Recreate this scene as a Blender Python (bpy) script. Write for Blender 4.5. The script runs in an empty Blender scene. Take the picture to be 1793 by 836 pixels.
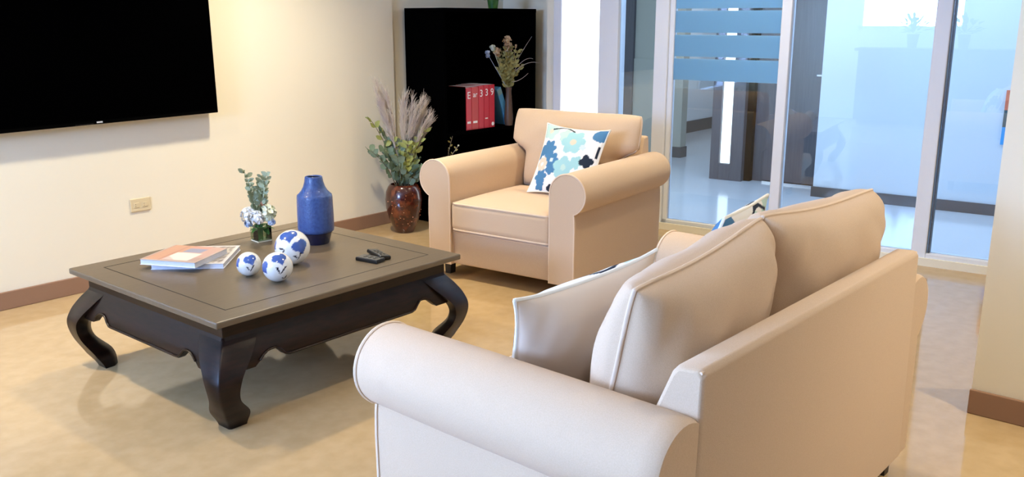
import bpy, bmesh, math, random
from mathutils import Vector, Matrix
from math import sin, cos, pi, radians, atan2, sqrt

C = bpy.context.scene.collection
S = bpy.context.scene

# ------------------------------------------------------------------ camera
FPX = 1575.0
cam_d = bpy.data.cameras.new('camera')
cam_d.sensor_width = 36.0
cam_d.lens = 36.0 * FPX / 1793.0
cam_d.clip_start = 0.05
cam = bpy.data.objects.new('camera', cam_d)
C.objects.link(cam)
PITCH = math.atan(383.0 / FPX)
AZ = radians(39.9)
cam.location = (0, 0, 1.5)
cam.rotation_euler = (pi / 2 - PITCH, 0, AZ - pi / 2)
S.camera = cam

# ------------------------------------------------------------------ world, exposure
w = bpy.data.worlds.new('world')
S.world = w
w.use_nodes = True
bg = w.node_tree.nodes['Background']
bg.inputs[0].default_value = (0.62, 0.80, 1.0, 1)
bg.inputs[1].default_value = 1.6
S.view_settings.view_transform = 'Standard'
S.view_settings.look = 'None'
S.view_settings.gamma = 1
S.view_settings.exposure = 0.12
S.view_settings.use_curve_mapping = False


def area(name, loc, rot, sx, sy, power, col, shape='RECTANGLE', spread=180):
    d = bpy.data.lights.new(name, 'AREA')
    d.shape = shape
    d.size = sx
    if shape == 'RECTANGLE':
        d.size_y = sy
    d.energy = power
    d.color = col
    d.spread = radians(spread)
    o = bpy.data.objects.new(name, d)
    o.location = loc
    o.rotation_euler = rot
    C.objects.link(o)
    return o


WARM = (1.0, 0.86, 0.62)
COOL = (0.52, 0.69, 1.0)
ZC = 2.6            # ceiling height
# warm downlights of the lounge; right and rear ones are unseen added fill
DOWN = [(3.25, 4.08, 26), (1.2, 4.05, 20), (3.25, 1.9, 10), (1.2, 1.9, 4), (-1.2, 4.05, 5), (4.9, 2.6, 13), (3.1, -0.6, 26),
        (4.9, -0.6, 24)]
for x, y, p in DOWN:
    area('downlight_lamp', (x, y, ZC - 0.035), (0, 0, 0), 0.16, 0.16, p, WARM, 'DISK', 118)
# daylight: the end wall window and an added, unseen television wall one
area('window_daylight', (-3.12, 2.69, 1.87), (0, radians(-90), 0), 1.0, 1.46, 290, (0.38, 0.55, 1.0))
area('window_daylight', (-1.3, 5.12, 1.4), (radians(-90), 0, 0), 2.3, 1.7, 660, (0.37, 0.55, 1.0))
# cool unseen fill lamps standing in for the hallway daylight
area('hall_fill_lamp', (6.75, 2.4, ZC - 0.03), (0, 0, 0), 0.6, 2.6, 38, COOL)
area('hall_fill_lamp', (6.9, 0.0, ZC - 0.03), (0, 0, 0), 0.6, 1.6, 21, COOL)
area('hall_fill_lamp', (6.5, 3.7, ZC - 0.03), (0, 0, 0), 0.6, 0.6, 16, COOL)  # added to brighten the frosted bands of the glass door
area('hall_fill_lamp', (7.4, 5.0, ZC - 0.03), (0, 0, 0), 0.6, 0.6, 14, COOL)
area('hall_fill_lamp', (10.8, 5.1, ZC - 0.03), (0, 0, 0), 0.6, 0.6, 16, (0.8, 0.86, 1.0))


# ------------------------------------------------------------------ materials
def lin(c):
    c = c / 255.0
    return c / 12.92 if c <= 0.04045 else ((c + 0.055) / 1.055) ** 2.4


def rgb(r, g, b):
    return (lin(r), lin(g), lin(b), 1.0)


class NT:
    def __init__(s, m):
        m.use_nodes = True
        s.t = m.node_tree
        s.b = s.t.nodes['Principled BSDF']
        s.out = s.t.nodes['Material Output']

    def n(s, typ, **kw):
        nd = s.t.nodes.new(typ)
        for k, v in kw.items():
            if k in nd.inputs.keys():
                nd.inputs[k].default_value = v
            else:
                setattr(nd, k, v)
        return nd

    def l(s, a, b):
        s.t.links.new(a, b)


def mat(name, col, rough=0.6, metal=0.0, spec=0.5, noise=0.0, nscale=20.0, col2=None, bump=0.0, bscale=80.0,
        coat=0.0, sheen=0.0, emit=None, estr=0.0, stretch=None, detail=4.0, lo=0.35, hi=0.65):
    m = bpy.data.materials.new(name)
    t = NT(m)
    b = t.b
    b.inputs['Base Color'].default_value = col
    b.inputs['Roughness'].default_value = rough
    b.inputs['Metallic'].default_value = metal
    b.inputs['Specular IOR Level'].default_value = spec
    b.inputs['Coat Weight'].default_value = coat
    b.inputs['Sheen Weight'].default_value = sheen
    tc = t.n('ShaderNodeTexCoord')
    src = tc.outputs['Object']
    if stretch:
        mp = t.n('ShaderNodeMapping')
        mp.inputs['Scale'].default_value = stretch
        t.l(src, mp.inputs[0])
        src = mp.outputs[0]
    if col2 is not None:
        nz = t.n('ShaderNodeTexNoise', Scale=nscale, Detail=detail)
        t.l(src, nz.inputs['Vector'])
        rp = t.n('ShaderNodeValToRGB')
        rp.color_ramp.elements[0].position = lo
        rp.color_ramp.elements[1].position = hi
        rp.color_ramp.elements[0].color = col
        rp.color_ramp.elements[1].color = col2
        t.l(nz.outputs['Fac'], rp.inputs[0])
        t.l(rp.outputs[0], b.inputs['Base Color'])
    if bump > 0:
        nb = t.n('ShaderNodeTexNoise', Scale=bscale, Detail=3.0)
        t.l(src, nb.inputs['Vector'])
        bp = t.n('ShaderNodeBump', Strength=bump, Distance=0.01)
        t.l(nb.outputs['Fac'], bp.inputs['Height'])
        t.l(bp.outputs[0], b.inputs['Normal'])
    if emit:
        b.inputs['Emission Color'].default_value = emit
        b.inputs['Emission Strength'].default_value = estr
    return m


def print_mat(name, rough=0.8, spec=0.3, coat=0.0):
    m = bpy.data.materials.new(name)
    t = NT(m)
    a = t.n('ShaderNodeAttribute', attribute_name='print')
    t.l(a.outputs['Color'], t.b.inputs['Base Color'])
    t.b.inputs['Roughness'].default_value = rough
    t.b.inputs['Specular IOR Level'].default_value = spec
    t.b.inputs['Coat Weight'].default_value = coat
    t.b.inputs['Coat Roughness'].default_value = 0.08
    return m


def glass_mat(name, tint=(0.93, 0.98, 1.0, 1), refl=1.0):
    m = bpy.data.materials.new(name)
    t = NT(m)
    t.t.nodes.remove(t.b)
    tr = t.n('ShaderNodeBsdfTransparent', Color=tint)
    gl = t.n('ShaderNodeBsdfGlossy', Roughness=0.0)
    gl.inputs['Color'].default_value = (1, 1, 1, 1)
    fr = t.n('ShaderNodeFresnel', IOR=1.45)
    mu = t.n('ShaderNodeMath', operation='MULTIPLY')
    mu.inputs[1].default_value = refl
    t.l(fr.outputs[0], mu.inputs[0])
    mx = t.n('ShaderNodeMixShader')
    t.l(mu.outputs[0], mx.inputs[0])
    t.l(tr.outputs[0], mx.inputs[1])
    t.l(gl.outputs[0], mx.inputs[2])
    t.l(mx.outputs[0], t.out.inputs[0])
    return m


def frosted_mat(name):
    m = bpy.data.materials.new(name)
    t = NT(m)
    t.t.nodes.remove(t.b)
    tr = t.n('ShaderNodeBsdfTranslucent', Color=rgb(214, 240, 253))
    df = t.n('ShaderNodeBsdfDiffuse', Color=rgb(190, 218, 234))
    mx = t.n('ShaderNodeMixShader')
    mx.inputs[0].default_value = 0.12
    t.l(tr.outputs[0], mx.inputs[1])
    t.l(df.outputs[0], mx.inputs[2])
    t.l(mx.outputs[0], t.out.inputs[0])
    return m


M = {}
M['wall'] = mat('wall_paint', rgb(240, 234, 214), 0.85, spec=0.2, bump=0.03, bscale=60)
M['wall_cool'] = mat('hall_paint', rgb(222, 230, 236), 0.8, spec=0.2)
M['ceil'] = mat('ceiling_paint', rgb(235, 232, 225), 0.9)
M['floor'] = mat('floor_vinyl', rgb(182, 155, 114), 0.07, spec=0.5, col2=rgb(190, 163, 123), nscale=14, detail=10)
M['base'] = mat('rubber_base', rgb(150, 116, 92), 0.55)
M['base_dark'] = mat('hall_base', rgb(66, 70, 74), 0.4)
M['floor_hall'] = mat('hall_floor_tile', rgb(214, 217, 220), 0.12, spec=0.5)
M['white'] = mat('white_frame', rgb(230, 234, 240), 0.4)
M['glass'] = glass_mat('clear_glass', refl=1.7)
M['frost'] = frosted_mat('frosted_film')
M['lit'] = mat('lit_frosted_pane', rgb(240, 245, 250), 0.4, emit=(0.93, 0.98, 1, 1), estr=2.2)
M['slit'] = mat('lit_slit_pane', rgb(240, 245, 250), 0.4, emit=(0.9, 0.98, 1, 1), estr=1.6)
M['door_dark'] = mat('charcoal_laminate', rgb(98, 94, 98), 0.5, col2=rgb(88, 85, 90), nscale=6, stretch=(12, 12, 0.6))
M['greygreen'] = mat('grey_green_wall', rgb(176, 176, 164), 0.8)
M['steel'] = mat('brushed_steel', rgb(215, 218, 222), 0.25, metal=0.9)
M['fabric'] = mat('beige_twill', rgb(212, 185, 156), 0.9, spec=0.15, col2=rgb(206, 179, 149), nscale=350, bump=0.12, bscale=500, sheen=0.15)
M['piping'] = mat('beige_piping', rgb(226, 202, 176), 0.85, spec=0.15)
M['white_piping'] = mat('white_piping', rgb(238, 236, 226), 0.8)
M['blackwood'] = mat('black_leg', rgb(26, 20, 18), 0.4)
M['print'] = print_mat('printed_cotton')
M['ceramic'] = print_mat('painted_ceramic', 0.16, 0.6, 0.5)
M['paper'] = print_mat('printed_paper', 0.3, 0.5)
M['pages'] = mat('paper_pages', rgb(232, 234, 240), 0.7, col2=rgb(214, 216, 226), nscale=40, stretch=(1, 1, 30))
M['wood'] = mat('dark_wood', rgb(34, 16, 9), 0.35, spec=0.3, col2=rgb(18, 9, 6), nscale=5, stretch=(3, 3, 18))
M['woodtop'] = mat('dark_wood_top_sheen', rgb(108, 94, 76), 0.36, spec=0.5, col2=rgb(102, 89, 71), nscale=5, stretch=(2, 30, 2))  # sheen of the wall on the tabletop put into a lighter colour
M['groove'] = mat('inlay_line', rgb(20, 15, 12), 0.6)
M['screen'] = mat('black_screen', (0.0004, 0.0004, 0.0005, 1), 0.5, spec=0.0)
M['bezel'] = mat('black_bezel', (0.001, 0.001, 0.001, 1), 0.5, spec=0.02)
M['badge'] = mat('silver_badge', rgb(205, 208, 212), 0.4)
M['outlet'] = mat('almond_plastic', rgb(222, 206, 168), 0.45)
M['slot'] = mat('outlet_slot', rgb(70, 60, 45), 0.6)
M['black'] = mat('black_lacquer', (0.0008, 0.0008, 0.0009, 1), 0.6, spec=0.0)
M['red'] = mat('red_cover', rgb(190, 22, 44), 0.4)
M['red2'] = mat('brick_red_cover', rgb(184, 44, 40), 0.4)
M['bluebook'] = mat('blue_cover', rgb(74, 142, 186), 0.4)
M['ink'] = mat('white_lettering', rgb(238, 232, 230), 0.6)
M['navy'] = mat('navy_glaze', rgb(18, 24, 58), 0.22, coat=0.3)
M['cobalt'] = mat('cobalt_glaze', rgb(50, 76, 134), 0.3, col2=rgb(62, 92, 150), nscale=70, bump=0.25, bscale=160, coat=0.2)
M['vase_in'] = mat('vase_inside', rgb(20, 24, 40), 0.6)
M['pot'] = mat('mottled_lacquer', rgb(58, 12, 8), 0.22, col2=rgb(126, 62, 32), nscale=16, lo=0.5, hi=0.72, coat=0.6, detail=6)
M['gold'] = mat('gold_fleck', rgb(200, 140, 100), 0.4)
M['leaf'] = mat('eucalyptus_leaf', rgb(104, 128, 104), 0.6, col2=rgb(142, 162, 138), nscale=6)
M['sprig'] = mat('grey_green_sprig', rgb(150, 164, 134), 0.7, col2=rgb(178, 186, 160), nscale=30)
M['leaf_lime'] = mat('lime_leaf', rgb(152, 160, 84), 0.6, col2=rgb(172, 178, 110), nscale=6)
M['leaf_deep'] = mat('deep_green_leaf', rgb(40, 92, 28), 0.5, col2=rgb(70, 120, 44), nscale=20)
M['stem'] = mat('brown_stem', rgb(96, 84, 60), 0.8)
M['plume'] = mat('mauve_plume', rgb(186, 172, 166), 0.9, col2=rgb(206, 196, 180), nscale=12)
M['petal'] = mat('white_petal', rgb(246, 244, 236), 0.7, col2=rgb(232, 234, 236), nscale=30)
M['petal_blue'] = mat('pale_blue_petal', rgb(206, 220, 240), 0.7, col2=rgb(176, 196, 228), nscale=30)
M['petal_green'] = mat('ivory_green_petal', rgb(226, 232, 196), 0.7, col2=rgb(240, 240, 220), nscale=30)
M['petal_pink'] = mat('dusty_pink_petal', rgb(206, 158, 136), 0.8)
M['dried'] = mat('dried_flower', rgb(150, 146, 84), 0.9, col2=rgb(186, 172, 112), nscale=30)
M['dried_peach'] = mat('dried_peach_flower', rgb(206, 168, 130), 0.9, col2=rgb(224, 200, 160), nscale=30)
M['twig'] = mat('bare_twig', rgb(168, 158, 150), 0.8)
M['jar'] = glass_mat('jar_glass', (0.86, 0.92, 0.84, 1), 1.3)
M['jar_rim'] = mat('jar_base_glass', rgb(232, 226, 196), 0.1, spec=0.8)
M['remote'] = mat('black_plastic', rgb(14, 14, 15), 0.35)
M['remote_face'] = mat('glossy_grey_face', rgb(84, 84, 82), 0.2)
M['counter'] = mat('counter_grey', rgb(78, 80, 84), 0.6)
M['lampring'] = mat('lamp_ring', rgb(235, 235, 230), 0.5)
M['lampglow'] = mat('lamp_lens', rgb(255, 245, 225), 0.4, emit=(1, 0.85, 0.62, 1), estr=6)
M['poster_o'] = mat('poster_orange', rgb(226, 120, 84), 0.5)
M['poster_b'] = mat('poster_blue', rgb(40, 160, 226), 0.5)
M['poster_k'] = mat('poster_grey', rgb(70, 90, 92), 0.5)


# ------------------------------------------------------------------ mesh helpers
class MB:
    def __init__(s):
        s.b = bmesh.new()

    def face(s, vs):
        try:
            s.b.faces.new(vs)
        except ValueError:
            pass

    def box(s, x0, x1, y0, y1, z0, z1):
        v = [s.b.verts.new(p) for p in ((x0, y0, z0), (x1, y0, z0), (x1, y1, z0), (x0, y1, z0),
                                        (x0, y0, z1), (x1, y0, z1), (x1, y1, z1), (x0, y1, z1))]
        for f in ((3, 2, 1, 0), (4, 5, 6, 7), (0, 1, 5, 4), (1, 2, 6, 5), (2, 3, 7, 6), (3, 0, 4, 7)):
            s.face([v[i] for i in f])
        return s

    def rbox(s, cx, cy, cz, wx, wy, wz, r=0.02, n=9, crown=0.0, fn=None):
        """rounded box with an optional crowned top"""
        h = (wx / 2, wy / 2, wz / 2)

        def ax(hh):
            k = [-hh, -hh + r * 0.3, -hh + r]
            k += [(-hh + r) + (2 * hh - 2 * r) * i / n for i in range(1, n)]
            return k + [hh - r, hh - r * 0.3, hh]
        A = [ax(q) for q in h]
        cache = {}

        def vert(p):
            key = tuple(round(q, 6) for q in p)
            if key not in cache:
                q = [max(-h[i] + r, min(h[i] - r, p[i])) for i in range(3)]
                d = Vector([p[i] - q[i] for i in range(3)])
                if d.length > 1e-9:
                    d = d.normalized() * r
                o = Vector(q) + d
                if crown:
                    f = (1 - (o.x / h[0]) ** 2) * (1 - (o.y / h[1]) ** 2)
                    o.z += crown * max(f, 0) ** 0.6 * (1 if o.z > 0 else 0)
                o += Vector((cx, cy, cz))
                if fn:
                    o = Vector(fn(o))
                cache[key] = s.b.verts.new(o)
            return cache[key]
        for a in range(3):
            u, v = (a + 1) % 3, (a + 2) % 3
            for sg in (-1, 1):
                for i in range(len(A[u]) - 1):
                    for j in range(len(A[v]) - 1):
                        q = []
                        for di, dj in ((0, 0), (1, 0), (1, 1), (0, 1)):
                            p = [0, 0, 0]
                            p[a] = sg * h[a]
                            p[u] = A[u][i + di]
                            p[v] = A[v][j + dj]
                            q.append(vert(p))
                        if sg < 0:
                            q.reverse()
                        s.face(q)
        return s

    def prism(s, poly, y0, y1, f=lambda x, y, z: (x, y, z), caps=True, steps=1):
        """poly: (x,z) list, extruded from y0 to y1"""
        rows = []
        for k in range(steps + 1):
            y = y0 + (y1 - y0) * k / steps
            rows.append([s.b.verts.new(f(x, y, z)) for x, z in poly])
        n = len(poly)
        for k in range(steps):
            for i in range(n):
                j = (i + 1) % n
                s.face([rows[k][i], rows[k][j], rows[k + 1][j], rows[k + 1][i]])
        if caps:
            s.face(rows[0][::-1])
            s.face(rows[-1])
        return s

    def tube(s, pts, r, n=8, closed=False, cap=True):
        pts = [Vector(p) for p in pts]
        N = len(pts)
        rr = r if isinstance(r, (list, tuple)) else [r] * N
        rings = []
        up = None
        for i, p in enumerate(pts):
            if closed:
                t = pts[(i + 1) % N] - pts[i - 1]
            else:
                t = pts[min(i + 1, N - 1)] - pts[max(i - 1, 0)]
            if t.length < 1e-9:
                t = Vector((0, 0, 1))
            t.normalize()
            if up is None:
                up = t.orthogonal().normalized()
            up = (up - t * up.dot(t))
            if up.length < 1e-6:
                up = t.orthogonal()
            up.normalize()
            sd = t.cross(up)
            rings.append([s.b.verts.new(p + (up * cos(2 * pi * k / n) + sd * sin(2 * pi * k / n)) * rr[i]) for k in range(n)])
        R = N if closed else N - 1
        for i in range(R):
            a, b = rings[i], rings[(i + 1) % N]
            for k in range(n):
                s.face([a[k], a[(k + 1) % n], b[(k + 1) % n], b[k]])
        if cap and not closed:
            s.face(rings[0][::-1])
            s.face(rings[-1])
        return s

    def lathe(s, prof, n=32, c=(0, 0, 0), sq=1.0):
        rings = []
        for r, z in prof:
            if r < 1e-6:
                rings.append([s.b.verts.new((c[0], c[1], c[2] + z))])
            else:
                rings.append([s.b.verts.new((c[0] + r * cos(2 * pi * k / n), c[1] + r * sq * sin(2 * pi * k / n), c[2] + z)) for k in range(n)])
        for a, b in zip(rings, rings[1:]):
            for k in range(n):
                k2 = (k + 1) % n
                if len(a) == 1 and len(b) == 1:
                    continue
                if len(a) == 1:
                    s.face([a[0], b[k2], b[k]])
                elif len(b) == 1:
                    s.face([a[k], a[k2], b[0]])
                else:
                    s.face([a[k], a[k2], b[k2], b[k]])
        return s

    def ball(s, c, r, n=8, m=5):
        prof = [(r * sin(pi * i / m), -r * cos(pi * i / m)) for i in range(m + 1)]
        return s.lathe(prof, n, c)

    def leaf(s, p, d, side, L, W, fold=0.15, curl=0.15):
        p, d, side = Vector(p), Vector(d).normalized(), Vector(side)
        side = (side - d * side.dot(d)).normalized()
        nn = d.cross(side)
        st = [(0, 0.06), (0.25, 0.75), (0.55, 1.0), (0.85, 0.55), (1.0, 0.04)]
        row = []
        for t, ww in st:
            b = p + d * (L * t) - nn * (curl * L * t * t)
            row.append([s.b.verts.new(b + side * (W / 2 * ww * q) + nn * (abs(q) * fold * W * ww)) for q in (-1, 0, 1)])
        for a, b in zip(row, row[1:]):
            s.face([a[0], a[1], b[1], b[0]])
            s.face([a[1], a[2], b[2], b[1]])
        return s

    def build(s, name, m, parent=None, loc=(0, 0, 0), rot=(0, 0, 0), smooth=None, bevel=0.0, bseg=2, norm=True, merge=False):
        if merge:
            bmesh.ops.remove_doubles(s.b, verts=s.b.verts, dist=1e-5)
        if norm:
            bmesh.ops.recalc_face_normals(s.b, faces=s.b.faces)
        me = bpy.data.meshes.new(name)
        s.b.to_mesh(me)
        s.b.free()
        if m is not None:
            me.materials.append(m)
        if smooth is not None:
            for p in me.polygons:
                p.use_smooth = True
            me.set_sharp_from_angle(angle=radians(smooth))
        o = bpy.data.objects.new(name, me)
        C.objects.link(o)
        o.location = loc
        o.rotation_euler = rot
        if parent is not None:
            o.parent = parent
        if bevel > 0:
            md = o.modifiers.new('bevel', 'BEVEL')
            md.width = bevel
            md.segments = bseg
            md.limit_method = 'ANGLE'
        return o


def tag(o, label, cat, group=None):
    o['label'] = label
    o['category'] = cat
    if group:
        o['group'] = group
    return o


def thing(name, label, cat, loc=(0, 0, 0), rz=0.0, group=None, rot=None):
    o = bpy.data.objects.new(name, None)
    o.empty_display_size = 0.1
    C.objects.link(o)
    o.location = loc
    o.rotation_euler = rot if rot else (0, 0, rz)
    return tag(o, label, cat, group)


def struct(o, label=None, cat=None):
    o['kind'] = 'structure'
    if label:
        o['label'] = label
    if cat:
        o['category'] = cat
    return o


def sbox(name, m, b, loc=(0, 0, 0), rz=0.0, label=None, cat=None, parent=None, bevel=0.0):
    o = MB().box(*b).build(name, m, parent, loc, (0, 0, rz), bevel=bevel)
    if parent is None:
        struct(o, label, cat)
    return o


def paint(o, cols):
    a = o.data.attributes.new('print', 'FLOAT_COLOR', 'POINT')
    flat = []
    for c in cols:
        flat.extend((c[0], c[1], c[2], 1.0))
    a.data.foreach_set('color', flat)


# ------------------------------------------------------------------ the setting
GA, GR = (5.6985, 3.268, 0), atan2(-0.996, 0.091)       # glass partition: x along it (to the right), y away from the room
HA, HR = (7.616, 2.946, 0), atan2(-0.996, 0.0865)       # hallway wall

sbox('floor', M['floor'], (-3.2, 14.5, -4.2, 9, -0.1, 0), label='glossy beige vinyl floor', cat='floor')
sbox('ceiling', M['ceil'], (-3.2, 14.5, -4.2, 9, ZC, ZC + 0.1), label='flat white ceiling', cat='ceiling')
wl = MB().box(-3.2, -2.5, 5.0, 5.2, 0, ZC).box(-0.1, 4.62, 5.0, 5.2, 0, ZC).box(-2.5, -0.1, 5.0, 5.2, 0, 0.5).box(-2.5, -0.1, 5.0, 5.2, 2.3, ZC)
struct(wl.build('wall_left', M['wall']), 'cream painted wall carrying the television', 'wall')
wn = MB().box(-2.5, -2.44, 4.98, 5.1, 0.5, 2.3).box(-0.16, -0.1, 4.98, 5.1, 0.5, 2.3).box(-2.5, -0.1, 4.98, 5.1, 0.5, 0.56).box(-2.5, -0.1, 4.98, 5.1, 2.24, 2.3).box(-1.32, -1.28, 4.99, 5.09, 0.5, 2.3)  # window added out of view to bring in cool daylight
wn = struct(wn.build('window_5', M['white']), 'wide white framed window, unseen, added left of the television for daylight', 'window')
MB().box(-2.44, -0.16, 5.04, 5.05, 0.56, 2.24).build('pane', M['glass'], wn)
sbox('wall_corner', M['wall'], (4.62, 6.1, 5.03, 5.2, 0, ZC), label='cream painted wall strip behind the black bookcase', cat='wall')
sbox('baseboard_left', M['base'], (-3.0, 4.62, 4.985, 5.0, 0, 0.097), label='brown rubber baseboard under the television wall', cat='baseboard', bevel=0.004)
sbox('baseboard_corner', M['base'], (4.62, 4.76, 5.015, 5.03, 0, 0.097), label='short brown baseboard beside the bookcase', cat='baseboard')
sbox('wall_right', M['wall'], (3.667, 3.95, -4.2, 0.724, 0, ZC), label='cream wall end standing right of the sofa', cat='wall')
sbox('baseboard_right', M['base'], (3.652, 3.667, -4.2, 0.728, 0, 0.1), label='brown rubber baseboard on the right wall end', cat='baseboard', bevel=0.004)
M['wall_bounce'] = mat('tan_bounce_paint', rgb(176, 124, 78), 0.85)  # tan picked to warm the light bounced onto the sofa back
sbox('wall_rear', M['wall_bounce'], (-3.2, 6.4, -4.2, -4.05, 0, ZC), label='unseen wall behind the camera, tan to warm the bounced light', cat='wall')
# end wall with a high window opening
wf = MB()
Y0, Y1 = -4.2, 5.2
wf.box(-3.1, -3.0, 3.43, Y1, 0, ZC).box(-3.1, -3.0, 1.95, 3.43, 0, 1.36).box(-3.1, -3.0, 1.95, 3.43, 2.4, ZC)
wf.box(-3.1, -3.0, Y0, 1.95, 0, ZC)
struct(wf.build('wall_front', M['wall']), 'cream end wall with a high window opening', 'wall')
for k, (a, b, z0, z1) in enumerate(((1.95, 3.43, 1.36, 2.4),)):
    fr = MB().box(-3.1, -2.98, a, a + 0.05, z0, z1).box(-3.1, -2.98, b - 0.05, b, z0, z1)
    fr.box(-3.1, -2.98, a, b, z0, z0 + 0.05).box(-3.1, -2.98, a, b, z1 - 0.05, z1)
    fo = struct(fr.build('window_%d' % (k + 4), M['white']), 'white framed daylight window in the end wall', 'window')
    MB().box(-3.06, -3.05, a + 0.05, b - 0.05, z0 + 0.05, z1 - 0.05).build('pane', M['glass'], fo)

# solid piece of the partition wall left of the lit window, behind the bookcase
sbox('wall_back', M['wall'], (-1.95, -1.0, 0.36, 0.46, 0, ZC), GA, GR, 'cream wall piece right of the bookcase', 'wall')
sbox('wall_return', M['wall'], (-1.07, -1.0, 0.0, 0.36, 0, ZC), GA, GR, 'short wall return beside the lit window', 'wall')
sbox('trim_1', M['wall'], (-1.0, -0.05, 0.0, 0.12, 2.3, ZC), GA, GR, 'header above the lit window', 'trim')
sbox('trim_2', M['white'], (-0.05, 6.0, 0.0, 0.08, 2.35, ZC), GA, GR, 'header above the glass partition', 'trim')
# lit window beside the glass door
w1 = MB().box(-1.0, -0.928, -0.02, 0.1, 0, 2.3).box(-0.604, -0.447, -0.02, 0.1, 0, 2.3)
w1.box(-0.928, -0.604, -0.02, 0.1, 0, 0.1).box(-0.928, -0.604, -0.02, 0.1, 2.2, 2.3)
w1 = struct(w1.build('window_1', M['white'], None, GA, (0, 0, GR), bevel=0.006), 'tall bright window in a white frame behind the armchair', 'window')
MB().box(-0.928, -0.604, 0.03, 0.05, 0.1, 2.2).build('pane', M['lit'], w1)
# narrow clear sidelight
w2 = MB().box(-0.153, -0.05, -0.02, 0.06, 0, 2.35).box(-0.447, -0.153, -0.02, 0.06, 0, 0.08).box(-0.447, -0.153, -0.02, 0.06, 2.25, 2.3)
w2 = struct(w2.build('window_2', M['white'], None, GA, (0, 0, GR), bevel=0.006), 'narrow glass sidelight with white post left of the banded glass door', 'window')
MB().box(-0.447, -0.153, 0.015, 0.025, 0.08, 2.25).build('pane', M['glass'], w2)
# glass door with frosted bands
dr = MB().box(-0.05, -0.012, 0.0, 0.05, 0, 2.35).box(0.748, 0.816, -0.02, 0.06, 0, 2.35).box(-0.05, 0.76, 0.0, 0.05, 0.0, 0.075).box(-0.05, 0.76, 0.0, 0.05, 2.27, 2.35)
dr = struct(dr.build('door_1', M['white'], None, GA, (0, 0, GR), bevel=0.006), 'white framed glass door with frosted blue bands', 'door')
MB().box(-0.012, 0.748, 0.02, 0.03, 0.075, 2.27).build('pane', M['glass'], dr)
for k in range(7):
    z0 = 1.088 + 0.163 * k
    MB().box(-0.012, 0.748, 0.014, 0.018, z0, z0 + 0.148).build('frosted_band', M['frost'], dr)
# two big panes on the right
w3 = MB().box(1.676, 1.764, -0.02, 0.06, 0, 2.35).box(0.816, 1.676, -0.02, 0.06, 0, 0.08).box(1.764, 2.95, -0.02, 0.06, 0, 0.08).box(2.95, 3.03, -0.02, 0.06, 0, 2.35).box(0.816, 2.95, -0.02, 0.06, 2.27, 2.35)
w3 = struct(w3.build('window_3', M['white'], None, GA, (0, 0, GR), bevel=0.006), 'two tall clear panes in white frames right of the glass door', 'window')
MB().box(0.816, 1.676, 0.015, 0.025, 0.08, 2.27).build('pane', M['glass'], w3)
MB().box(1.764, 2.95, 0.015, 0.025, 0.08, 2.27).build('pane', M['glass'], w3)
MB().box(1.772, 1.782, -0.005, 0.045, 0.08, 2.27).build('glazing_bead', M['base_dark'], w3)
sbox('wall_partition', M['wall_cool'], (3.03, 7.4, 0, 0.1, 0, ZC), GA, GR, 'partition wall beyond the glass panes', 'wall')
sbox('trim_3', M['wall'], (-0.447, 3.03, -0.035, -0.02, 0, 0.05), GA, GR, 'low sill strip along the glass partition, beige for the warm light on it', 'trim')  # warm light on the white sill put into a cream strip

# hallway
sbox('floor_hall', M['floor_hall'], (-9.0, 7.4, 0.04, 8.0, -0.05, 0.002), GA, GR, 'glossy pale blue hallway floor', 'floor')
sbox('wall_hall', M['wall_cool'], (0.0, 7.4, 0, 0.6, 0, ZC), HA, HR, 'pale blue hallway wall behind the glass', 'wall')
sbox('baseboard_hall', M['base_dark'], (-0.012, 7.4, -0.015, 0.0, 0, 0.09), HA, HR, 'dark baseboard of the hallway wall', 'baseboard')
sbox('wall_recess', M['door_dark'], (-0.72, 0.0, 0.47, 0.6, 0, ZC), HA, HR, 'dark back of the door recess', 'wall')
d2 = sbox('door_2', M['door_dark'], (-0.60, 0.0, 0.42, 0.46, 0.025, 2.2), HA, HR, 'dark grey hallway door seen through the glass', 'door')
h = MB().tube([(-0.14, 0.42, 1.02), (-0.14, 0.36, 1.02), (-0.04, 0.355, 1.02)], 0.011, 8)
h.lathe([(0, 0), (0.028, 0), (0.028, 0.008), (0, 0.008)], 16, (-0.14, 0.41, 1.02))
h.build('handle', M['steel'], d2, smooth=40)
sbox('trim_4', M['lit'] if False else M['steel'], (-0.6, 0.0, 0.40, 0.47, 0, 0.018), HA, HR, 'bright metal threshold imitating the strip of light under the hallway door', 'trim')  # steel strip stands in for the bright reflection below the door
# dark jamb column with a lit slit
jb = MB().box(-1.10, -1.01, 0.33, 0.47, 0, ZC).box(-0.90, -0.78, 0.33, 0.47, 0, ZC).box(-1.01, -0.90, 0.33, 0.47, 0, 0.16).box(-1.01, -0.90, 0.33, 0.47, 2.3, ZC)
jb = struct(jb.build('window_7', M['door_dark'], None, HA, (0, 0, HR), bevel=0.004), 'dark column with a tall lit glass slit in the hallway', 'window')
MB().box(-1.01, -0.90, 0.37, 0.39, 0.16, 2.3).build('pane', M['slit'], jb)
sbox('trim_5', M['black'], (-0.78, -0.72, 0.40, 0.6, 0, ZC), HA, HR, 'black gap beside the hallway door', 'trim')
sbox('wall_hall_left', M['wall_cool'], (-1.10, -0.72, 0.48, 6.5, 0, ZC), HA, HR, 'right wall of the far corridor', 'wall')
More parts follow.
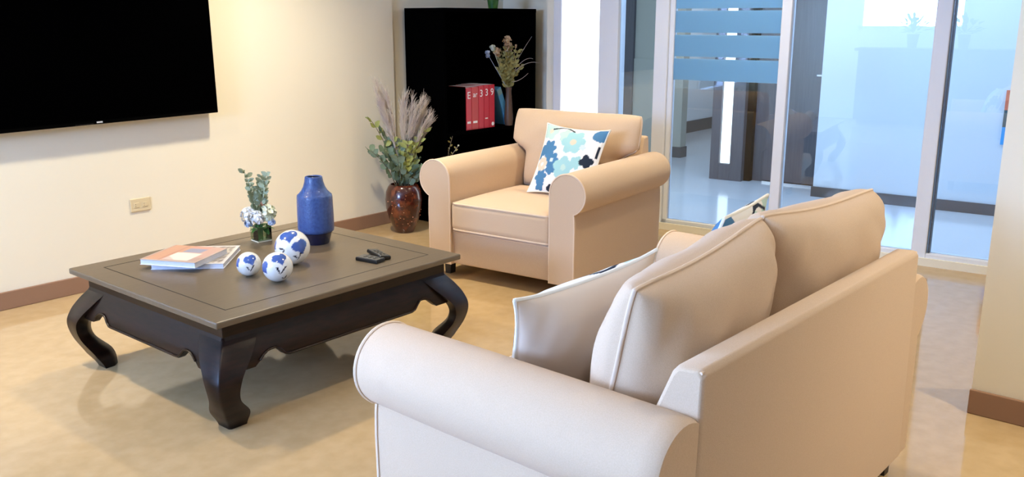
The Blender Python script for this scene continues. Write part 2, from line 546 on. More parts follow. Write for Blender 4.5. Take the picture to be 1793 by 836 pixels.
# far corridor on the left
sbox('wall_corridor', M['wall_cool'], (9.6, 14.4, 5.75, 5.9, 0, ZC), (0, 0, 0), radians(1.5), 'pale far corridor wall', 'wall')
sbox('baseboard_corridor', M['base_dark'], (9.6, 14.4, 5.735, 5.75, 0, 0.16), (0, 0, 0), radians(1.5), 'dark baseboard of the far corridor', 'baseboard')
sbox('wall_corridor_end', M['wall_cool'], (14.3, 14.45, 3, 7, 0, ZC), label='end wall of the far corridor', cat='wall')
sbox('wall_hall_end', M['greygreen'], (8.9, 9.1, 5.2, 8.9, 0, ZC), label='grey green wall at the left end of the hallway', cat='wall')
sbox('wall_hall_side', M['wall_cool'], (5.5, 9.1, 8.8, 8.95, 0, ZC), label='hallway side wall out of view', cat='wall')
sbox('trim_6', M['greygreen'], (8.86, 8.98, 4.965, 5.09, 0.12, ZC), label='slim grey green post in the hallway', cat='trim')
sbox('baseboard_post', M['base_dark'], (8.85, 8.99, 4.955, 5.10, 0, 0.12), label='black foot of the grey green post', cat='baseboard')
sbox('trim_8', M['door_dark'], (8.87, 8.98, 5.10, 5.2, 0.0, ZC), label='dark edge strip left of the grey green post', cat='trim')
d3 = sbox('door_3', M['door_dark'], (8.86, 8.9, 5.62, 5.84, 0.0, 2.6), label='narrow dark door edge at the left end of the hallway', cat='door')
sbox('trim_7', M['greygreen'], (8.885, 8.9, 5.2, 5.62, 0.0, 1.075), label='grey dado panel on the hallway end wall', cat='trim')

# fittings for the ceiling downlights, the added fill ones included
for i, (x, y, p) in enumerate(DOWN):
    t = MB().lathe([(0.115, 0.0), (0.115, -0.012), (0.088, -0.016), (0.088, 0.0)], 24).build('ceiling_light', M['lampring'], None, (x, y, ZC), smooth=40)
    t['kind'] = 'structure'
    MB().lathe([(0, -0.004), (0.088, -0.004)], 24).build('lens', M['lampglow'], t)

# reception counter and plants, seen only mirrored in the glass
ct = thing('reception_counter', 'grey reception counter mirrored faintly in the right glass panes', 'counter', (-2.6, 1.6, 0))
MB().box(-0.25, 0.25, -1.6, 1.7, 0.05, 1.06).build('body', M['counter'], ct, bevel=0.01)
MB().box(-0.3, 0.3, -1.65, 1.75, 1.06, 1.1).build('countertop', M['counter'], ct, bevel=0.005)
MB().box(-0.22, 0.22, -1.55, 1.65, 0, 0.05).build('plinth', M['black'], ct)
rnd = random.Random(5)
for yy, lb in ((2.6, 'potted plant on the counter mirrored left of the white post'), (1.93, 'potted plant on the counter mirrored right of the white post')):
    pt = thing('potted_plant', lb, 'plant', (-2.55, yy, 1.1), group='plants on the reception counter')
    MB().lathe([(0, 0), (0.06, 0), (0.085, 0.2), (0.075, 0.2), (0.07, 0.17), (0, 0.17)], 20).build('pot', M['counter'], pt, smooth=40)
    fb = MB()
    for k in range(70):
        a, e = rnd.random() * 2 * pi, rnd.uniform(0.1, 1.4)
        d = Vector((cos(a) * cos(e), sin(a) * cos(e), sin(e)))
        fb.leaf(Vector((0, 0, 0.2)) + d * rnd.uniform(0.03, 0.25), d, (-sin(a), cos(a), 0.2), rnd.uniform(0.07, 0.13), 0.05)
    fb.build('foliage', M['leaf_deep'], pt, smooth=60)['kind'] = 'stuff'

# framed picture mostly hidden by the right wall end
pc = thing('wall_picture', 'narrow orange and blue poster strip on the hallway wall by the right wall end', 'poster', HA, HR)
MB().box(1.402, 1.9, -0.02, 0, 0.565, 0.70).build('blue_panel', M['poster_b'], pc)
MB().box(1.402, 1.9, -0.02, 0, 0.70, 0.83).build('grey_panel', M['poster_k'], pc)
MB().box(1.402, 1.9, -0.02, 0, 0.83, 0.98).build('orange_panel', M['poster_o'], pc)


# ------------------------------------------------------------------ television and outlet
tv = thing('television', 'large black flat television mounted on the cream wall', 'television', (2.34, 4.93, 0.944))
tv.rotation_euler = (0, radians(-0.6), 0)
MB().box(-0.74, 0.74, -0.02, 0.022, 0, 0.84).build('bezel', M['bezel'], tv, bevel=0.004)
MB().box(-0.73, 0.73, -0.023, -0.0195, 0.022, 0.83).build('screen', M['screen'], tv)
MB().box(-0.3, 0.3, 0.022, 0.069, 0.2, 0.6).build('wall_mount', M['bezel'], tv)
MB().box(-0.012, 0.020, -0.0225, -0.0195, 0.007, 0.015).build('badge', M['badge'], tv)
MB().box(-0.13, -0.03, -0.0225, -0.0195, 0.002, 0.006).build('sensor_strip', M['remote'], tv)

ou = thing('wall_outlet', 'almond wall outlet plate low on the cream wall below the television', 'outlet', (2.573, 4.9995, 0.446))
MB().box(-0.062, 0.062, -0.008, 0, -0.039, 0.039).build('plate', M['outlet'], ou, bevel=0.004)
for sx in (-0.026, 0.026):
    r_ = MB().box(sx - 0.017, sx + 0.017, -0.011, -0.008, -0.014, 0.014).build('receptacle', M['outlet'], ou, bevel=0.002)
    MB().box(sx - 0.008, sx - 0.004, -0.0116, -0.011, -0.007, -0.004).box(sx - 0.008, sx - 0.004, -0.0116, -0.011, 0.004, 0.007).build('slots', M['slot'], r_)


# ------------------------------------------------------------------ upholstery
def arc(cx, cz, r, a0, a1, n):
    return [(cx + r * cos(radians(a0 + (a1 - a0) * i / n)), cz + r * sin(radians(a0 + (a1 - a0) * i / n))) for i in range(n + 1)]


def arm_profile():
    # outer side towards -x; pillar 0..0.157, roll radius 0.112 centred (0.045, 0.595)
    p = [(0.157, 0.09)]
    p += [(0.157, 0.2), (0.157, 0.4), (0.157, 0.5)]
    p += arc(0.045, 0.595, 0.112, 0, 248, 26)
    p += [(0.002, 0.482), (0.0, 0.46), (-0.002, 0.4), (0.0, 0.25), (0.0, 0.09)]
    return p


def bulge_profile(p, k):
    """shrink profile a touch about the roll centre / pillar middle"""
    out = []
    for x, z in p:
        cx, cz = (0.045, 0.595) if z > 0.5 else (0.078, z)
        out.append((x + (cx - x) * k, z + (cz - z) * k if z > 0.5 else z))
    return out


def make_arm(root, x, mir, D, rise=0.0):
    P = arm_profile()
    b = MB()
    ys = [0.0, 0.006, 0.02, 0.3, 0.6, D - 0.05, D - 0.012, D]
    ks = [0.06, 0.02, 0.0, -0.025, -0.02, 0.0, 0.02, 0.08]
    rows = []
    for y, k in zip(ys, ks):
        rows.append([b.b.verts.new((px if not mir else -px, y, pz)) for px, pz in bulge_profile(P, k)])
    n = len(P)
    for a, c in zip(rows, rows[1:]):
        for i in range(n):
            j = (i + 1) % n
            b.face([a[i], a[j], c[j], c[i]])
    b.face(rows[0][::-1])
    b.face(rows[-1])
    o = b.build('arm', M['fabric'], root, (x, 0, 0), smooth=50)
    pts = [(px if not mir else -px, 0.004, pz) for px, pz in bulge_profile(P, 0.015)]
    MB().tube(pts, 0.0055, 6).build('piping', M['piping'], o, smooth=60)
    return o


def rect_loop(x0, x1, y0, y1, z, r=0.03, n=4, f=None):
    pts = []
    for cx, cy, a0 in ((x1 - r, y0 + r, -90), (x1 - r, y1 - r, 0), (x0 + r, y1 - r, 90), (x0 + r, y0 + r, 180)):
        for i in range(n + 1):
            a = radians(a0 + 90 * i / n)
            pts.append((cx + r * cos(a), cy + r * sin(a), z))
    return pts


def seat_cushion(root, x0, x1, y0, y1, z0, z1):
    o = MB().rbox((x0 + x1) / 2, (y0 + y1) / 2, (z0 + z1) / 2, x1 - x0, y1 - y0, z1 - z0, 0.028, 10, 0.022).build('seat_cushion', M['fabric'], root, smooth=60)
    for z in (z1 - 0.008, z0 + 0.008):
        MB().tube(rect_loop(x0 + 0.006, x1 - 0.006, y0 + 0.004, y1 - 0.006, z), 0.0055, 6, closed=True).build('piping', M['piping'], o, smooth=60)
    return o


def pillow(name, w, h, t, n, m, parent=None, pip=None, c=0.05, ex=0.45, wf=None, wr=0.0, seed=0, loc=(0, 0, 0), rot=(0, 0, 0), paint_fn=None, ears=0.0, sag=0.0, tb=None, cr=0.0):
    """cushion in its own xz plane, thickness along y (front = -y); plump edges"""
    rr = random.Random(seed)
    ph = [rr.uniform(0, 6.28) for _ in range(8)]
    b = MB()
    cols = []
    grid = {}

    def pos(u, v, sd):
        # spread the grid so that the rim is finer
        uu, vv = sin(u * pi / 2), sin(v * pi / 2)
        ww = wf(vv) if wf else 1.0
        x = w / 2 * uu * ww * (1 - c * (1 - vv * vv)) * (1 + ears * (uu * vv) ** 6)
        z = h / 2 * vv * (1 - c * (1 - uu * uu)) * (1 + ears * (uu * vv) ** 6) - sag * (1 - abs(uu) ** 2) * (vv > 0) * vv * h
        k_ = 1 - cr * abs(uu * vv) ** 5
        x, z = x * k_, z * k_
        e = ((1 - uu * uu) * (1 - vv * vv)) if ex >= 1 else max((1 - abs(uu) ** 2.4), 0) ** ex * max((1 - abs(vv) ** 2.4), 0) ** ex
        th = (tb if (tb and sd > 0) else t) / 2 * e
        if wr:
            q = wr * e * (0.5 * sin(7 * uu + 5 * vv + ph[0]) + 0.35 * sin(11 * uu - 6 * vv + ph[1]) * abs(uu) + 0.6 * abs(uu * vv) * sin(16 * (uu * uu + ph[2]) + 9 * vv))
            th += q
        return (x, sd * th, z), uu, vv
    for sd in (-1, 1):
        for i in range(n + 1):
            for j in range(n + 1):
                rim = i in (0, n) or j in (0, n)
                key = (i, j, 0 if rim else sd)
                if key in grid:
                    continue
                p, uu, vv = pos(-1 + 2 * i / n, -1 + 2 * j / n, sd)
                grid[key] = b.b.verts.new(p)
                if paint_fn:
                    cols.append(paint_fn((uu + 1) / 2, (1 - vv) / 2, 0 if rim else sd))
        for i in range(n):
            for j in range(n):
                q = []
                for di, dj in ((0, 0), (1, 0), (1, 1), (0, 1)):
                    ii, jj = i + di, j + dj
                    rim = ii in (0, n) or jj in (0, n)
                    q.append(grid[(ii, jj, 0 if rim else sd)])
                if sd > 0:
                    q.reverse()
                b.face(q)
    o = b.build(name, m, parent, loc, rot, smooth=70)
    if paint_fn:
        paint(o, cols)
    if pip:
        pts = []
        K = 24
        for k in range(K):
            pts.append(pos(-1 + 2 * k / K, -1, 1)[0])
        for k in range(K):
            pts.append(pos(1, -1 + 2 * k / K, 1)[0])
        for k in range(K):
            pts.append(pos(1 - 2 * k / K, 1, 1)[0])
        for k in range(K):
            pts.append(pos(-1, 1 - 2 * k / K, 1)[0])
        MB().tube(pts, pip[1], 6, closed=True).build('piping', pip[0], o, smooth=60)
    return o


def make_seat(name, label, cat, loc, rz, W, D, ncush, backtop, leg_h=0.09):
    root = thing(name, label, cat, loc, rz)
    x0, x1 = 0.157, W - 0.157
    # frame: front rail, sides and back panel
    MB().rbox((x0 + x1) / 2, 0.45, 0.195, x1 - x0 + 0.03, 0.84, 0.21, 0.012, 3).build('seat_base', M['fabric'], root, smooth=50)
    MB().tube([(x0 + 0.004, 0.036, 0.1), (x0 + 0.004, 0.028, 0.287), (x1 - 0.004, 0.028, 0.287), (x1 - 0.004, 0.036, 0.1)], 0.0045, 6).build('base_piping', M['piping'], root)
    make_arm(root, 0, False, D)
    make_arm(root, W, True, D)
    # backrest: outer panel vertical, reclined inner face
    bx0, bx1 = 0.07, W - 0.07
    prof = [(D + 0.005, 0.09), (D + 0.005, backtop - 0.012), (D - 0.006, backtop), (D - 0.062, backtop - 0.004), (D - 0.075, backtop - 0.02), (D - 0.2, 0.45), (D - 0.2, 0.09)]
    bk = MB()

    def fx(a, t, z):                       # narrower towards the top
        k = 0.0 if z < 0.5 else (z - 0.5) / (backtop - 0.5) * 0.03
        return (t + (k if t < W / 2 else -k), a, z)
    rows = []
    for t in (bx0, bx0 + 0.012, bx1 - 0.012, bx1):
        q = 0.006 if t in (bx0, bx1) else 0.0
        rows.append([bk.b.verts.new(fx(a - q if a > D - 0.03 else a + q, t, z - (q if z > 0.6 else 0))) for a, z in prof])
    n = len(prof)
    for a, c in zip(rows, rows[1:]):
        for i in range(n):
            bk.face([a[i], a[(i + 1) % n], c[(i + 1) % n], c[i]])
    bk.face(rows[0][::-1])
    bk.face(rows[-1])
    bo = bk.build('backrest', M['fabric'], root, smooth=50, bevel=0.004)
    MB().tube([(bx0 + 0.032, D - 0.005, backtop - 0.008), (bx1 - 0.032, D - 0.005, backtop - 0.008)], 0.004, 6).build('piping', M['piping'], bo)
    # seat cushions
    cw = (x1 - x0) / ncush
    for k in range(ncush):
        seat_cushion(root, x0 + k * cw + 0.003, x0 + (k + 1) * cw - 0.003, 0.0, 0.72, 0.298, 0.468)
    # legs
    for lx in (0.06, W - 0.06):
        for ly in (0.12, D - 0.06):
            MB().prism([(-0.026, 0.092), (0.026, 0.092), (0.019, 0.0), (-0.019, 0.0)], -0.024, 0.024).build('leg', M['blackwood'], root, (lx, ly, 0))
    return root


# armchair (faces -X, turned a little)
chair = make_seat('armchair', 'beige rolled-arm armchair by the glass wall holding the floral pillow', 'armchair',
                  (3.79 - 0.0908 * 1.0, 2.74 + 0.996, 0), atan2(-0.996, 0.0908), 1.0, 1.06, 1, 0.80)


def tshape(v):
    k = min(max((v + 0.15) / 0.35, 0), 1)
    k = k * k * (3 - 2 * k)
    return 0.74 + 0.26 * k


pillow('back_cushion', 0.93, 0.50, 0.22, 34, M['fabric'], chair, (M['piping'], 0.0055), 0.035, 0.42, tshape, 0.006, 3,
       (0.5, 0.815, 0.70), (radians(-13), 0, 0), ears=0.0, tb=0.26, cr=0.05)

# loveseat (faces +Y)
sofa = make_seat('loveseat', 'beige two-cushion rolled-arm loveseat seen from behind in the foreground', 'sofa',
                 (3.03, 1.70, 0), radians(180 - 1.5), 1.53, 0.93, 2, 0.80)
for k, (cx, tl, sd, zz, wd) in enumerate(((0.39, -2, 11, 0.72, 0.77), (1.07, 4, 8, 0.705, 0.69))):
    pillow('back_cushion', wd, 0.54, 0.25, 36, M['fabric'], sofa, (M['piping'], 0.006), 0.05, 0.34, None, 0.016, sd,
           (cx, 0.665, zz), (radians(-14), radians(tl), radians(3 if k else -2)), ears=0.0, sag=0.03, tb=0.32, cr=0.05)

# ------------------------------------------------------------------ floral throw pillows
WHT, AQ, AQ2, STEEL, NAVY, PEACH, PALE = [tuple(lin(q) for q in c) for c in
    ((240, 240, 236), (160, 206, 210), (188, 216, 208), (74, 126, 168), (28, 40, 58), (222, 206, 184), (206, 222, 226))]
FLOWERS = [  # u, v, radius, petals, depth, phase, colour, centre colour
    (0.12, 0.10, 0.14, 5, .22, .3, AQ2, PEACH), (0.40, 0.14, 0.11, 5, .25, 1.0, AQ2, None), (0.57, 0.235, 0.19, 6, .22, .2, AQ, PEACH),
    (0.93, 0.08, 0.11, 3, .12, 2.0, STEEL, None), (0.18, 0.385, 0.14, 7, .25, .8, STEEL, None), (0.30, 0.55, 0.12, 6, .25, .1, STEEL, PALE),
    (0.32, 0.685, 0.09, 5, .25, 2.2, STEEL, None), (0.165, 0.80, 0.11, 6, .28, .5, STEEL, None), (0.18, 0.93, 0.07, 4, .3, 1.2, STEEL, None),
    (0.03, 0.45, 0.09, 4, .3, .0, STEEL, None), (0.13, 0.615, 0.105, 6, .2, .4, PEACH, WHT), (0.53, 0.64, 0.17, 5, .22, .9, AQ, AQ2),
    (0.72, 0.54, 0.10, 5, .25, .0, AQ, None), (0.86, 0.50, 0.10, 4, .28, .6, NAVY, None), (0.60, 0.90, 0.12, 5, .2, .6, AQ2, PEACH),
    (0.86, 0.82, 0.13, 6, .25, .3, STEEL, PALE), (0.36, 0.96, 0.06, 4, .2, .0, NAVY, None), (0.75, 0.30, 0.05, 5, .3, .0, PALE, None)]


def floral(u, v, sd=0):
    c = WHT
    for (fu, fv, R, n, dep, ph, col, cc) in FLOWERS:
        du, dv = u - fu, v - fv
        d = sqrt(du * du + dv * dv)
        if d > R * 1.3:
            continue
        r = R * (1 - dep + dep * abs(cos(n * 0.5 * atan2(dv, du) + ph)) * 1.2)
        if d < r:
            c = col
            if cc and d < R * 0.26:
                c = cc
    if 0.14 < u < 0.52 and abs(v - (0.035 + 0.03 * sin(u * 14))) < 0.012:
        c = NAVY
    if 0.955 < u < 0.985 and 0.25 < v < 0.42:
        c = NAVY
    return c


BEI = tuple(lin(q) for q in (224, 206, 186))


def floral_front(u, v, sd):
    return floral(u, v) if sd <= 0 else BEI


def place_local(root, p):
    m = Matrix.Translation(root.location) @ Matrix.Rotation(root.rotation_euler[2], 4, 'Z')
    return m @ Vector(p)


cz = chair.rotation_euler[2]
p1 = pillow('throw_pillow', 0.42, 0.43, 0.13, 110, M['print'], None, (M['white_piping'], 0.005), 0.07, 0.62, None, 0.004, 2,
            place_local(chair, (0.655, 0.505, 0.685)), (radians(-27), radians(2), cz), floral_front, ears=0.03)
tag(p1, 'floral blue and aqua throw pillow leaning in the armchair seat', 'pillow', 'floral throw pillows')
p2 = pillow('throw_pillow', 0.46, 0.41, 0.18, 100, M['print'], None, (M['white_piping'], 0.0055), 0.06, 0.55, None, 0.006, 4,
            (1.885, 1.338, 0.662), (radians(-18), radians(7), radians(180 - 15)), floral_front, ears=0.04)
tag(p2, 'throw pillow with white piping on the loveseat showing its plain beige back', 'pillow', 'floral throw pillows')
p3 = pillow('throw_pillow', 0.44, 0.47, 0.13, 110, M['print'], None, (M['white_piping'], 0.005), 0.06, 0.6, None, 0.004, 6,
            (2.51, 1.25, 0.735), (radians(-20), radians(0), radians(180 + 8)), lambda u, v, s: floral(u, v), cr=0.03)
tag(p3, 'floral throw pillow whose blue corner peeks out behind the loveseat back cushion', 'pillow', 'floral throw pillows')

# ------------------------------------------------------------------ coffee table
TX0, TX1, TY0, TY1, TZ = 1.655, 2.93, 2.757, 3.90, 0.45
TCX, TCY = (TX0 + TX1) / 2, (TY0 + TY1) / 2
HX, HY = (TX1 - TX0) / 2, (TY1 - TY0) / 2
tb = thing('coffee_table', 'large square dark wood coffee table with inward curved legs', 'table', (TCX, TCY, 0))
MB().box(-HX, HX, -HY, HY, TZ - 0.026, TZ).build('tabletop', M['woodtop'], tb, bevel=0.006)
g = MB()
for a, b_, c_, d_ in ((-HX + .105, HX - .105, -HY + .105, -HY + .109), (-HX + .105, HX - .105, HY - .109, HY - .105), (-HX + .105, -HX + .109, -HY + .105, HY - .105), (HX - .109, HX - .105, -HY + .105, HY - .105)):
    g.box(a, b_, c_, d_, TZ - 0.002, TZ + 0.0006)
g.build('inlay_line', M['groove'], tb)
MB().box(-HX + 0.055, HX - 0.055, -HY + 0.055, HY - 0.055, 0.362, TZ - 0.026).build('neck', M['wood'], tb, bevel=0.003)


def apron(L, other, rot):
    """one apron board in the xz plane facing -y; half length L"""
    n = 60
    b = MB()
    xs = [-L + 2 * L * i / n for i in range(n + 1)]

    def low(x):
        e = L - abs(x)                       # distance to the end
        if e < 0.10:
            return 0.235
        if e < 0.19:
            t = (e - 0.10) / 0.09
            return 0.235 + 0.045 * sin(min(t * 1.25, 1) * pi / 2)
        if e < 0.245:
            t = (e - 0.19) / 0.055
            return 0.28 - 0.040 * (t * t * (3 - 2 * t))
        return 0.240

    def out(z):                              # bowed face: inset from the top edge
        t = (0.366 - z) / 0.13
        return 0.055 - 0.045 * sin(min(max(t, 0), 1) * pi / 2)
    rows = []
    for x in xs:
        zl = low(x)
        col = []
        for k in range(6):
            z = 0.366 + (zl - 0.366) * k / 5
            col.append(b.b.verts.new((x, -other + out(z), z)))
        for k in range(6):
            z = zl + (0.366 - zl) * k / 5
            col.append(b.b.verts.new((x, -other + out(z) + 0.028, z)))
        rows.append(col)
    m = 12
    for a, c in zip(rows, rows[1:]):
        for i in range(m):
            b.face([a[i], a[(i + 1) % m], c[(i + 1) % m], c[i]])
    b.face(rows[0][::-1])
    b.face(rows[-1])
    o = b.build('apron', M['wood'], tb, (0, 0, 0), (0, 0, rot), smooth=40)
    pts = [(x, -other + out(low(x)) - 0.001, low(x) + 0.006) for x in xs if L - abs(x) > 0.11]
    MB().tube(pts, 0.005, 6).build('bead', M['wood'], o, smooth=60)


apron(HX - 0.06, HY, 0)
apron(HX - 0.06, HY, pi)
apron(HY - 0.06, HX, pi / 2)
apron(HY - 0.06, HX, -pi / 2)


def spline(tab, z):
    """Catmull-Rom through (z, value) knots, z falling"""
    for i in range(len(tab) - 1):
        if tab[i][0] >= z >= tab[i + 1][0]:
            z0, z1 = tab[i][0], tab[i + 1][0]
            v = [tab[max(i - 1, 0)][1], tab[i][1], tab[i + 1][1], tab[min(i + 2, len(tab) - 1)][1]]
            t = (z0 - z) / (z0 - z1)
            return 0.5 * (2 * v[1] + (v[2] - v[0]) * t + (2 * v[0] - 5 * v[1] + 4 * v[2] - v[3]) * t * t + (3 * v[1] - v[0] - 3 * v[2] + v[3]) * t ** 3)
    return tab[-1][1]


OUT = [(0.366, -0.055), (0.32, -0.022), (0.27, 0.008), (0.21, 0.026), (0.14, 0.014), (0.06, -0.022), (0.0, -0.055)]   # outer faces, relative to the top edge
SIDE = [(0.366, 0.15), (0.30, 0.14), (0.22, 0.100), (0.14, 0.082), (0.065, 0.106), (0.0, 0.075)]
for sx in (-1, 1):
    for sy in (-1, 1):
        b = MB()
        rows = []
        N = 30
        for k in range(N + 1):
            z = 0.366 * (1 - k / N)
            t = spline(OUT, z)
            s_ = spline(SIDE, z)
            ox, oy = HX + t, HY + t
            bv = 0.008
            sec = [(ox - bv, oy), (ox, oy - bv), (ox, oy - s_), (ox - s_ * 0.55, oy - s_ * 0.95), (ox - s_ * 0.95, oy - s_ * 0.55), (ox - s_, oy)]
            rows.append([b.b.verts.new((sx * x, sy * y, z)) for x, y in sec])
        for a, c in zip(rows, rows[1:]):
            for i in range(6):
                b.face([a[i], a[(i + 1) % 6], c[(i + 1) % 6], c[i]])
        b.face(rows[0][::-1])
        b.face(rows[-1])
        b.build('leg', M['wood'], tb, smooth=55)


# ------------------------------------------------------------------ things on the table
# blue bottle vase
vs = thing('bottle_vase', 'tall blue ceramic bottle vase with a navy foot on the coffee table', 'vase', (2.64, 3.44, TZ))
MB().lathe([(0.072, 0.055), (0.084, 0.062), (0.0865, 0.075), (0.086, 0.15), (0.084, 0.225), (0.082, 0.238), (0.073, 0.246), (0.062, 0.258), (0.052, 0.277), (0.045, 0.300), (0.042, 0.318), (0.041, 0.324), (0.037, 0.327), (0.033, 0.324), (0.032, 0.30)], 48).build('body', M['cobalt'], vs, smooth=50)
MB().lathe([(0, 0), (0.058, 0), (0.061, 0.004), (0.074, 0.052), (0.078, 0.057), (0.0, 0.057)], 48).build('foot', M['navy'], vs, smooth=40)
MB().lathe([(0, 0.285), (0.0325, 0.285), (0.0325, 0.322)], 24).build('mouth', M['vase_in'], vs)

# painted balls
BLU, BNV, BW = [tuple(lin(q) for q in c) for c in ((60, 94, 166), (20, 24, 50), (238, 238, 232))]


def ball(loc, r, label, marks):
    n, m = 96, 64
    b = MB()
    cols = []
    prof = []
    vv = []
    for i in range(m + 1):
        th = pi * i / m
        ring = []
        for k in range(n if 0 < i < m else 1):
            ph = 2 * pi * k / n
            d = Vector((sin(th) * cos(ph), sin(th) * sin(ph), -cos(th)))
            ring.append(b.b.verts.new(d * r + Vector((0, 0, r))))
            c = BW
            for (dx, R, kind, ang) in marks:
                dd = Vector(dx).normalized()
                a1 = Vector((0, 0, 1)).cross(dd).normalized()
                a2 = dd.cross(a1)
                if d.dot(dd) < 0.3:
                    continue
                px, py = d.dot(a1), d.dot(a2)
                qx, qy = px * cos(ang) + py * sin(ang), -px * sin(ang) + py * cos(ang)
                if kind == 'heart':
                    qx, qy = qx / R, qy / R
                    if min((abs(qx) - 0.42) ** 2 + (qy - 0.15) ** 2 - 0.36, max(abs(qx) * 1.05 + abs(qy + 0.15) * 0.95 - 0.85, qy - 0.2)) < 0:
                        c = BLU
                else:
                    w_ = 0.03 + 0.10 * (qy + R)
                    if -R < qy < 1.1 * R and abs(qx - 0.03 - abs(qy + R) * 0.8 * (1 if qx > 0 else -0.55)) < w_:
                        c = BNV
            cols.append(c)
        vv.append(ring)
    for a, c in zip(vv, vv[1:]):
        for k in range(n):
            k2 = (k + 1) % n
            if len(a) == 1:
                b.face([a[0], c[k2], c[k]])
            elif len(c) == 1:
                b.face([a[k], a[k2], c[0]])
            else:
                b.face([a[k], a[k2], c[k2], c[k]])
    o = b.build('decorative_ball', M['ceramic'], None, loc, smooth=180)
    paint(o, cols)
    return tag(o, label, 'ball', 'blue and white ceramic balls on the table')


def cdir(dx, dy):
    """direction on a ball as seen from the camera: dx right, dy up"""
    f = Vector((-0.62, -0.72, 0.33)).normalized()
    r = Vector((0.76, -0.65, 0)).normalized()
    u = f.cross(r) * -1
    if u.z < 0:
        u = -u
    k = sqrt(max(0.02, 1 - dx * dx - dy * dy))
    return tuple(f * k + r * dx + u * dy)


ball((2.325, 3.205, TZ), 0.077, 'largest blue and white ball touching the tall blue vase',
     [(cdir(-.15, .62), 0.50, 'heart', 0.4), (cdir(.52, -.05), 0.46, 'heart', 0.3), (cdir(.3, -.65), 0.16, 'vee', 0.3), (cdir(-.45, -.28), 0.14, 'vee', 2.2), (cdir(-.95, .1), 0.3, 'heart', 1.0)])
ball((2.093, 3.195, TZ), 0.051, 'smallest blue and white ball, leftmost of the three',
     [(cdir(.25, .3), 0.52, 'heart', 0.3), (cdir(.15, -.5), 0.22, 'vee', 0.1), (cdir(-.88, .1), 0.42, 'heart', 0.8)])
ball((2.120, 3.030, TZ), 0.062, 'middle-sized blue and white ball in front of the largest one',
     [(cdir(.22, .5), 0.50, 'heart', 0.2), (cdir(.22, -.35), 0.24, 'vee', 0.0), (cdir(-.85, -.05), 0.45, 'heart', 0.7), (cdir(.4, -.8), 0.12, 'vee', 0.4)])


# magazines
def magazine(name, corners, z0, z1, cover, label):
    (x0, y0), (x1, y1), (x2, y2) = corners        # left-near, right-near, right-far
    U = Vector((x1 - x0, y1 - y0, 0))
    V = Vector((x2 - x1, y2 - y1, 0))
    V = V - U * (V.dot(U) / U.length_squared)
    lx, ly = U.length, V.length
    t = thing(name, label, 'magazine', (x0, y0, z0), atan2(U.y, U.x), 'magazines on the table')
    hgt = z1 - z0
    MB().box(0.003, lx - 0.003, 0.003, ly - 0.003, 0.0015, hgt - 0.0015).build('pages', M['pages'], t)
    n = 48
    b = MB()
    cols = []
    top = [[None] * (n + 1) for _ in range(n + 1)]
    for i in range(n + 1):
        for j in range(n + 1):
            top[i][j] = b.b.verts.new((lx * i / n, ly * j / n, hgt))
            cols.append(cover(i / n, j / n))
    bot = [b.b.verts.new(p) for p in ((0, 0, hgt - 0.0015), (lx, 0, hgt - 0.0015), (lx, ly, hgt - 0.0015), (0, ly, hgt - 0.0015))]
    cols += [cover(0, 0), cover(1, 0), cover(1, 1), cover(0, 1)]
    for i in range(n):
        for j in range(n):
            b.face([top[i][j], top[i + 1][j], top[i + 1][j + 1], top[i][j + 1]])
    b.face(bot[::-1])
    b.face([top[i][0] for i in range(n + 1)][::-1] + [bot[0], bot[1]])
    b.face([top[n][i] for i in range(n + 1)][::-1] + [bot[1], bot[2]])
    b.face([top[i][n] for i in range(n + 1)] + [bot[2], bot[3]])
    b.face([top[0][i] for i in range(n + 1)] + [bot[3], bot[0]])
    o = b.build('front_cover', M['paper'], t)
    paint(o, cols)
    MB().box(0, lx, 0, ly, 0, 0.0015).build('rear_cover', M['pages'], t)
    return t


def L3(r, g, b):
    return (lin(r), lin(g), lin(b))


def cover_a(u, v):
    if u < 0.04 or u > 0.97 or v < 0.05:
        return L3(188, 170, 160)
    if 0.35 < u < 0.8 and v < 0.55 and v > 0.1:
        return L3(226, 214, 202) if (u - 0.35) + v > 0.3 else L3(200, 180, 172)
    if 0.4 < u < 0.75 and v > 0.6:
        return L3(150, 152, 172) if v < 0.85 else L3(204, 150, 132)
    if u < 0.4:
        return L3(196, 150, 122) if (int(u * 18) % 5) else L3(182, 132, 112)
    return L3(196, 160, 146) if v > 0.3 else L3(180, 152, 138)


def cover_b(u, v):
    if u < 0.03 or u > 0.95 or v < 0.06 or v > 0.95:
        return L3(206, 202, 200)
    k = sin(u * 40 + 6 * sin(v * 9)) * sin(v * 26 + 4 * sin(u * 11))
    return L3(196, 190, 182) if k > 0.25 else (L3(120, 112, 110) if k < -0.35 else L3(166, 158, 150))


magazine('magazine', ((1.872, 3.600), (2.087, 3.376), (2.32, 3.60)), TZ, TZ + 0.022, cover_b, 'grey patterned magazine lying under the orange-covered one on the table')
magazine('magazine', ((1.846, 3.640), (1.965, 3.40), (2.20, 3.515)), TZ + 0.0222, TZ + 0.046, cover_a, 'orange and white covered magazine lying on top of the grey one')


# remotes
def remote(label, loc, rz, tilt, lx, ly):
    t = thing('remote_control', label, 'remote control', loc, group='black remote controls on the table', rot=(tilt, 0, rz))
    MB().box(-lx / 2, lx / 2, -ly / 2, ly / 2, 0, 0.016).build('casing', M['remote'], t, bevel=0.004)
    MB().box(-lx / 2 + 0.003, lx / 2 - 0.003, -ly / 2 + 0.003, ly / 2 - 0.003, 0.0155, 0.0175).build('face_plate', M['remote_face'], t, bevel=0.001)
    for i in range(3):
        for j in range(2):
            MB().box(-lx * 0.3 + i * lx * 0.22, -lx * 0.3 + i * lx * 0.22 + 0.012, -0.012 + j * 0.016, -0.004 + j * 0.016, 0.0175, 0.0185).build('button', M['remote'], t)
    return t


